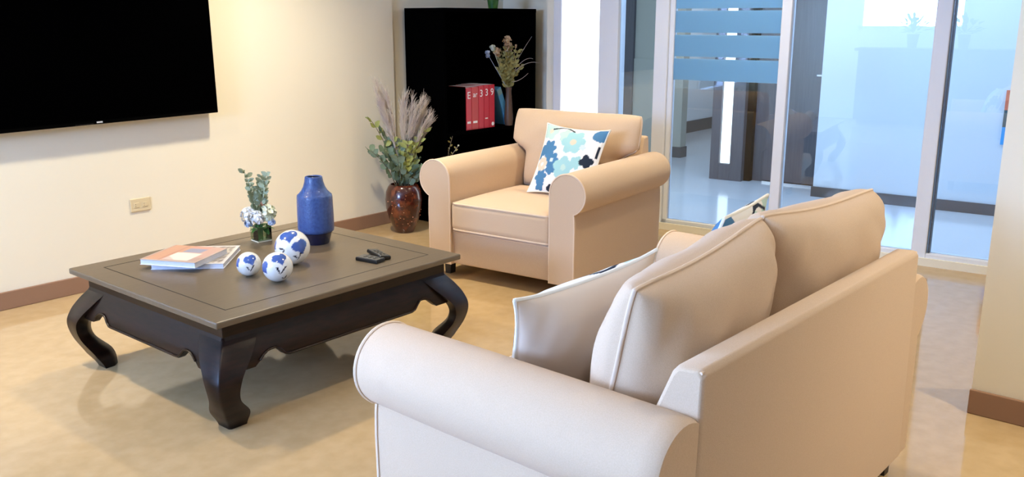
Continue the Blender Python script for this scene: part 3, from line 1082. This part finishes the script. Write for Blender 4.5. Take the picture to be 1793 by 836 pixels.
remote('black remote lying flat on the table, partly under the other', (2.580, 2.985, TZ), radians(98), 0, 0.125, 0.06)
remote('black remote resting crosswise on top of the flat one', (2.652, 3.010, TZ + 0.004), radians(72), radians(8), 0.15, 0.055)


# ------------------------------------------------------------------ plants
LEAF_MESH = {}


def leaf_mesh(kind, m, L, W):
    if kind not in LEAF_MESH:
        o = MB().leaf((0, 0, 0), (0, 0, 1), (1, 0, 0), L, W, 0.12, 0.2).build('leaf', m, None, norm=False, smooth=60)
        LEAF_MESH[kind] = o.data
        bpy.data.objects.remove(o)
    return LEAF_MESH[kind]


def put_leaf(me, parent, p, d, side, sc=1.0):
    d = Vector(d).normalized()
    side = Vector(side)
    side = side - d * side.dot(d)
    if side.length < 1e-4:
        side = d.orthogonal()
    side.normalize()
    nn = d.cross(side) * 1.0
    m3 = Matrix((side, -nn * -1 if False else d.cross(side), d)).transposed()
    o = bpy.data.objects.new('leaf', me)
    C.objects.link(o)
    o.parent = parent
    o.matrix_local = Matrix.Translation(Vector(p)) @ m3.to_4x4() @ Matrix.Diagonal((sc, sc, sc, 1))
    return o


def bez(p0, p1, p2, n):
    p0, p1, p2 = Vector(p0), Vector(p1), Vector(p2)
    return [p0 * (1 - t) ** 2 + p1 * 2 * t * (1 - t) + p2 * t * t for t in [i / n for i in range(n + 1)]]


# floor vase
FV = (4.40, 4.70, 0)
fv = thing('floor_vase', 'mottled dark red floor vase standing in the corner by the bookcase', 'vase', FV)
MB().lathe([(0, 0), (0.066, 0), (0.071, 0.006), (0.088, 0.05), (0.112, 0.11), (0.129, 0.18), (0.134, 0.24), (0.126, 0.30), (0.11, 0.335), (0.098, 0.35), (0.09, 0.352), (0.088, 0.34), (0.1, 0.30), (0, 0.28)], 48).build('body', M['pot'], fv, smooth=60)
fl = MB()
rr = random.Random(3)
for k in range(60):
    a = rr.random() * 2 * pi
    z = rr.uniform(0.03, 0.32)
    prof = [(0.0, 0.068), (0.05, 0.088), (0.11, 0.112), (0.18, 0.129), (0.24, 0.134), (0.30, 0.126), (0.335, 0.11)]
    for (za, ra), (zb, rb) in zip(prof, prof[1:]):
        if za <= z <= zb:
            r = ra + (rb - ra) * (z - za) / (zb - za)
    fl.ball((r * cos(a), r * sin(a), z), rr.uniform(0.002, 0.0045), 6, 4)
fl.build('gold_flecks', M['gold'], fv, smooth=90)['kind'] = 'stuff'
arr = thing('eucalyptus_arrangement', 'tall eucalyptus and mauve dried grass arrangement standing in the red floor vase', 'plant', (FV[0], FV[1], 0.30))
rr = random.Random(21)
RIGHT = Vector((sin(AZ), -cos(AZ), 0))
BACK = Vector((cos(AZ), sin(AZ), 0))
for k in range(27):
    a = rr.uniform(0, 2 * pi)
    sp = rr.uniform(0.03, 0.19)
    hgt = rr.uniform(0.12, 0.46) if k > 2 else 0.30
    e = RIGHT * (cos(a) * sp) + BACK * (sin(a) * sp * 0.6)
    if k == 0:
        e = RIGHT * -0.23 + BACK * -0.02
    if k == 1:
        e = RIGHT * -0.21
        hgt = 0.50
    e.y = min(e.y, 0.22)
    pts = bez((e.x * 0.2, e.y * 0.2, 0.0), (e.x * 0.35, e.y * 0.35, hgt * 0.6), (e.x, e.y, hgt), 10)
    br = MB().tube(pts, [0.004 - 0.0002 * i for i in range(11)], 5).build('eucalyptus_branch', M['stem'], arr, smooth=60)
    lime = rr.random() < 0.3 and hgt > 0.3
    me = leaf_mesh('lime', M['leaf_lime'], 0.055, 0.03) if lime else leaf_mesh('euc', M['leaf'], 0.05, 0.042)
    for i in range(3, 11):
        for sgn in (-1, 1):
            t = pts[i] - pts[i - 1]
            b_ = rr.uniform(0, 2 * pi)
            o_ = Vector((cos(b_), sin(b_), 0.25))
            put_leaf(me, br, pts[i], o_ + t.normalized() * 0.5, t, rr.uniform(0.85, 1.4))
for k in range(22):                                  # plumes
    a = rr.uniform(-1, 1)
    if k < 8:
        e, hgt = RIGHT * (-0.13 + 0.06 * rr.uniform(-1, 1)), rr.uniform(0.58, 0.80)
    elif k < 20:
        e, hgt = RIGHT * (0.09 + 0.10 * rr.uniform(-1, 1)), rr.uniform(0.48, 0.70)
    else:
        e, hgt = RIGHT * 0.21, rr.uniform(0.48, 0.56)
    e = e + BACK * rr.uniform(-0.08, 0.05)
    e.y = min(e.y, 0.22)
    pts = bez((0, 0, 0.1), (e.x * 0.4, e.y * 0.4, hgt * 0.6), (e.x, e.y, hgt), 12)
    st = MB().tube(pts, 0.0022, 4).build('grass_plume', M['plume'], arr)
    hb = MB()
    for i in range(150):
        t = rr.uniform(0.5, 1.0)
        q = pts[int(t * 12)] if t < 1 else pts[-1]
        tt = (pts[12] - pts[9]).normalized()
        b_ = rr.uniform(0, 2 * pi)
        dd = (tt * 1.0 + Vector((cos(b_), sin(b_), 0)) * rr.uniform(0.15, 0.5)).normalized()
        qq = q + tt * rr.uniform(-0.02, 0.02)
        hb.tube([qq, qq + dd * rr.uniform(0.04, 0.09)], [0.0014, 0.0005], 3)
    hb.build('plume_hairs', M['plume'], st)['kind'] = 'stuff'

# flower cube on the table
FC = (2.495, 3.685, TZ)
fc = thing('flower_vase', 'small clear glass cube vase holding flowers on the coffee table', 'vase', FC, radians(-6))
MB().box(-0.037, 0.037, -0.037, 0.037, 0, 0.006).build('glass_base', M['jar_rim'], fc, bevel=0.001)
gw = MB()
for a, b_, c_, d_ in ((-0.037, 0.037, -0.037, -0.034), (-0.037, 0.037, 0.034, 0.037), (-0.037, -0.034, -0.034, 0.034), (0.034, 0.037, -0.034, 0.034)):
    gw.box(a, b_, c_, d_, 0.006, 0.075)
gw.build('glass_wall', M['jar'], fc)
fa = thing('flower_arrangement', 'white hydrangea and eucalyptus posy in the small glass cube vase', 'flowers', (FC[0], FC[1], TZ + 0.008))
rr = random.Random(8)
sb = MB()
for k in range(16):
    x, y = rr.uniform(-0.026, 0.026), rr.uniform(-0.026, 0.026)
    sb.tube([(x * 0.8, y * 0.8, 0.0), (x, y, 0.075)], 0.004, 5)
sb.build('cut_stems', M['leaf_deep'], fa)
for k in range(16):
    a = rr.uniform(0, 2 * pi)
    put_leaf(leaf_mesh('deep', M['leaf_deep'], 0.05, 0.032), fa, (0.015 * cos(a), 0.015 * sin(a), 0.06), (cos(a), sin(a), rr.uniform(-0.55, 0.35)), (-sin(a), cos(a), 0), rr.uniform(0.8, 1.15))
f_r, f_b = RIGHT, -BACK
for (dx, db, z, r, m_) in ((-0.048, 0.01, 0.118, 0.042, 'petal'), (-0.006, 0.03, 0.110, 0.036, 'petal'), (0.036, 0.0, 0.128, 0.044, 'petal_green'),
                           (0.055, 0.012, 0.085, 0.022, 'petal_blue'), (-0.055, 0.012, 0.078, 0.022, 'petal_blue'), (0.0, -0.03, 0.125, 0.03, 'petal'), (0.016, 0.0, 0.172, 0.016, 'petal_pink')):
    c = f_r * dx + f_b * db + Vector((0, 0, z))
    hb = MB()
    for k in range(46):
        a, e = rr.uniform(0, 2 * pi), rr.uniform(-0.7, 1.5)
        d = Vector((cos(a) * cos(e), sin(a) * cos(e), sin(e)))
        p = c + d * r * 0.75
        s1 = d.orthogonal().normalized()
        for q in range(2):
            s2 = (Matrix.Rotation(q * pi / 2, 3, d) @ s1)
            hb.leaf(p - s2 * r * 0.3, s2 + d * 0.3, d.cross(s2), r * 0.62, r * 0.5, 0.1, -0.2)
    hb.ball(c, r * 0.72, 10, 6)
    hb.build('flower_head', M[m_], fa, smooth=60)
for (dx, z1) in ((-0.065, 0.325), (0.02, 0.305), (0.05, 0.315), (-0.035, 0.24), (0.035, 0.26)):
    e = f_r * dx + f_b * rr.uniform(-0.02, 0.02)
    pts = bez((0, 0, 0.08), (e.x * 0.3, e.y * 0.3, z1 * 0.6), (e.x, e.y, z1), 12)
    br = MB().tube(pts, 0.0018, 5).build('eucalyptus_sprig', M['sprig'], fa)
    for i in range(3, 13):
        for q in range(5):
            a = rr.uniform(0, 2 * pi)
            put_leaf(leaf_mesh('sprig', M['sprig'], 0.026, 0.016), br, pts[i], (cos(a), sin(a), 0.6), (0, 0.3, 1), rr.uniform(0.9, 1.5))


# ------------------------------------------------------------------ bookcase and what stands in it
BX, BY = 4.74, 4.60           # left front corner; the case backs on the television wall
BL, BD, BH = 1.06, 0.40, 1.585
SH = 0.685
bc = thing('bookcase', 'tall black bookcase in the corner behind the armchair', 'bookcase', (BX, BY, 0))
MB().box(0, 0.025, 0, BD, 0, BH - 0.028).build('side_panel', M['black'], bc, bevel=0.002)
MB().box(BL - 0.025, BL, 0, BD, 0, BH - 0.028).build('side_panel', M['black'], bc, bevel=0.002)
MB().box(0, BL, -0.003, BD, BH - 0.028, BH).build('top_panel', M['black'], bc, bevel=0.002)
MB().box(0.025, BL - 0.025, BD - 0.015, BD, 0, BH - 0.028).build('back_panel', M['black'], bc)
for z in (0.06, 0.37, SH):
    MB().box(0.025, BL - 0.025, 0.004, BD - 0.015, z - 0.022, z).build('shelf', M['black'], bc)
MB().box(0.025, BL - 0.025, 0.02, 0.035, 0, 0.038).build('plinth', M['black'], bc)


def text_part(txt, size, m, parent, loc, rot):
    cu = bpy.data.curves.new('lettering', 'FONT')
    cu.body = txt
    cu.size = size
    cu.extrude = 0.0006
    cu.align_x = 'CENTER'
    cu.align_y = 'CENTER'
    tmp = bpy.data.objects.new('tmp', cu)
    C.objects.link(tmp)
    dg = bpy.context.evaluated_depsgraph_get()
    me = bpy.data.meshes.new_from_object(tmp.evaluated_get(dg))
    bpy.data.objects.remove(tmp)
    me.materials.clear()
    me.materials.append(m)
    o = bpy.data.objects.new('lettering', me)
    C.objects.link(o)
    o.parent = parent
    o.location = loc
    o.rotation_euler = rot
    return o


# red books, spines towards the room
xb = 5.0
be = thing('bookend', 'black bookend left of the red books on the bookcase shelf', 'bookend', (xb - 0.012, BY + 0.03, SH))
MB().box(-0.008, 0.008, 0, 0.24, 0, 0.325).build('upright', M['black'], be, bevel=0.003)
MB().box(-0.10, 0.008, 0, 0.24, 0, 0.006).build('foot', M['black'], be)
ORD = ['leftmost red book of the five on the bookcase shelf', 'brick-red book second from the left in the row of red books', 'middle red book of the five on the bookcase shelf',
       'red book second from the right in the row of red books', 'rightmost red book of the five, with a white dot low on its spine']
for k, (txt, wd, hh, m_) in enumerate((('E', 0.062, 0.318, 'red'), ('ar', 0.078, 0.322, 'red2'), ('3', 0.062, 0.326, 'red'), ('3', 0.062, 0.33, 'red'), ('9', 0.064, 0.33, 'red'))):
    t = thing('book', ORD[k], 'book', (xb + wd / 2, BY + 0.03, SH), group='red books on the bookcase shelf')
    MB().box(-wd / 2 + 0.001, wd / 2 - 0.001, 0, 0.24, 0, hh).build('cover', M[m_], t, bevel=0.003)
    MB().box(-wd / 2 + 0.004, wd / 2 - 0.004, 0.01, 0.2405, hh - 0.004, hh + 0.0004).build('pages', M['pages'], t)
    text_part(txt, 0.075 if len(txt) == 1 else 0.058, M['ink'], t, (0, -0.001, hh - 0.058), (pi / 2, 0, 0))
    if k in (0, 1):
        MB().box(-wd * 0.3, wd * 0.3, -0.001, 0.001, 0.05, 0.066).build('spine_stripe', M['ink'], t)
    if k == 3:
        MB().box(-wd * 0.3, wd * 0.2, -0.001, 0.001, 0.072, 0.08).build('spine_stripe', M['ink'], t)
    if k == 4:
        MB().tube([(0.008, -0.0012, 0.028), (0.008, 0.001, 0.028)], 0.015, 16).build('spine_dot', M['ink'], t)
    xb += wd
bl = thing('book', 'blue book leaning beside the red books on the bookcase shelf', 'book', (5.50, BY + 0.05, SH), rot=(0, radians(-24), 0))
MB().box(0, 0.055, 0, 0.22, 0, 0.31).build('cover', M['bluebook'], bl, bevel=0.003)
MB().box(0.004, 0.051, -0.001, 0.001, 0.255, 0.30).build('spine_label', mat('grey_label', rgb(120, 150, 150), 0.6), bl)

# vase with dried flowers on the same shelf
DV = (5.49, 4.585 + 0.04, SH)
dv = thing('bud_vase', 'slim brown vase holding dried flowers at the front of the bookcase shelf', 'vase', DV)
MB().lathe([(0, 0), (0.03, 0), (0.036, 0.05), (0.03, 0.16), (0.022, 0.26), (0.026, 0.30), (0.022, 0.30), (0.018, 0.26), (0, 0.24)], 24).build('body', mat('brown_glaze', rgb(92, 70, 56), 0.4), dv, smooth=50)
dd_ = thing('dried_bouquet', 'dried olive and peach bouquet with bare twigs in the slim vase', 'flowers', (DV[0], DV[1], DV[2] + 0.27))
rr = random.Random(14)
for k in range(16):
    e = RIGHT * rr.uniform(-0.10, 0.11) + BACK * rr.uniform(-0.05, 0.03)
    hgt = rr.uniform(0.14, 0.33)
    pts = bez((0, 0, -0.02), (e.x * 0.2, e.y * 0.2, hgt * 0.5), (e.x, e.y, hgt), 8)
    br = MB().tube(pts, 0.0022, 5).build('flower_stem', M['dried'], dd_)
    for i in range(2, 9):
        for q in range(4):
            a = rr.uniform(0, 2 * pi)
            put_leaf(leaf_mesh('dry', M['dried'], 0.035, 0.018), br, pts[i], (cos(a), sin(a), 0.6), (0.2, 0.1, 1), rr.uniform(0.9, 1.5))
for (dx, z, r, m_) in ((0.0, 0.385, 0.042, 'dried_peach'), (0.012, 0.335, 0.038, 'dried_peach'), (-0.075, 0.30, 0.036, 'dried_peach'), (-0.11, 0.325, 0.032, 'petal_green'), (-0.15, 0.285, 0.028, 'petal_blue'), (0.07, 0.345, 0.014, 'dried_peach')):
    c = RIGHT * dx + Vector((-0.02, 0, z))
    hb = MB()
    for k in range(30):
        a, e = rr.uniform(0, 2 * pi), rr.uniform(-0.8, 1.5)
        d = Vector((cos(a) * cos(e), sin(a) * cos(e), sin(e)))
        hb.leaf(c + d * r * 0.4, d + d.orthogonal() * 0.6, d.cross(d.orthogonal()), r * 0.8, r * 0.7)
    hb.ball(c, r * 0.55, 8, 5)
    hb.tube(bez((0, 0, 0), c * 0.5, c, 5), 0.0018, 4)
    hb.build('flower_head', M[m_], dd_, smooth=60)
for pts in (bez((0, 0, 0.1), RIGHT * 0.07 + Vector((0, 0, 0.26)), RIGHT * 0.20 + Vector((-0.03, 0, 0.42)), 10),
            bez((0, 0, 0.1), RIGHT * 0.13 + Vector((-0.02, 0, 0.28)), RIGHT * 0.21 + Vector((-0.03, 0, 0.25)), 10),
            bez((0, 0, 0.08), RIGHT * 0.08 + Vector((-0.03, 0, 0.05)), RIGHT * 0.18 + Vector((-0.04, 0, 0.14)), 10),
            bez((0, 0, 0.1), RIGHT * 0.16 + Vector((-0.04, 0, 0.26)), RIGHT * 0.28 + Vector((-0.05, 0, 0.215)), 10)):
    MB().tube(pts, [0.004 - 0.00028 * i for i in range(11)], 5).build('twig', M['twig'], dd_)

# twig spray on the lower shelf, between the plant and the armchair
tw = thing('dried_spray', 'small dried twig spray on the lower bookcase shelf behind the armchair arm', 'flowers', (4.81, 4.66, 0.37))
MB().lathe([(0, 0), (0.03, 0), (0.04, 0.05), (0.025, 0.1), (0.02, 0.1), (0, 0.08)], 20).build('bud_pot', M['blackwood'], tw, smooth=50)
for k, (dx, z) in enumerate(((0.05, 0.30), (-0.02, 0.24), (0.09, 0.22), (0.02, 0.2))):
    e = RIGHT * dx
    pts = bez((0, 0, 0.08), (e.x * 0.3, e.y * 0.3, z * 0.6), (e.x, e.y, z), 8)
    o = MB().tube(pts, 0.002, 4).build('twig', M['twig'], tw)
    MB().ball(tuple(pts[-1]), 0.007, 8, 5).build('bud', M['petal_green'], o)
    for i in range(4, 8):
        a = rr.uniform(0, 2 * pi)
        put_leaf(leaf_mesh('dry', M['dried'], 0.035, 0.016), o, pts[i], (cos(a), sin(a), 0.6), (0, 0.2, 1), 0.8)

# green plant whose leaves show just above the bookcase top
gp = thing('shelf_plant', 'small green potted plant on top of the bookcase at the frame edge', 'plant', (5.37, 4.68, BH))
MB().lathe([(0, 0), (0.035, 0), (0.045, 0.07), (0.04, 0.07), (0, 0.06)], 20).build('pot', M['leaf_deep'], gp, smooth=40)
for k in range(26):
    a = rr.uniform(0, 2 * pi)
    put_leaf(leaf_mesh('deep', M['leaf_deep'], 0.05, 0.032), gp, (0.02 * cos(a), 0.02 * sin(a), 0.06), (cos(a), sin(a), rr.uniform(0.2, 1.5)), (-sin(a), cos(a), 0), rr.uniform(0.9, 1.6))
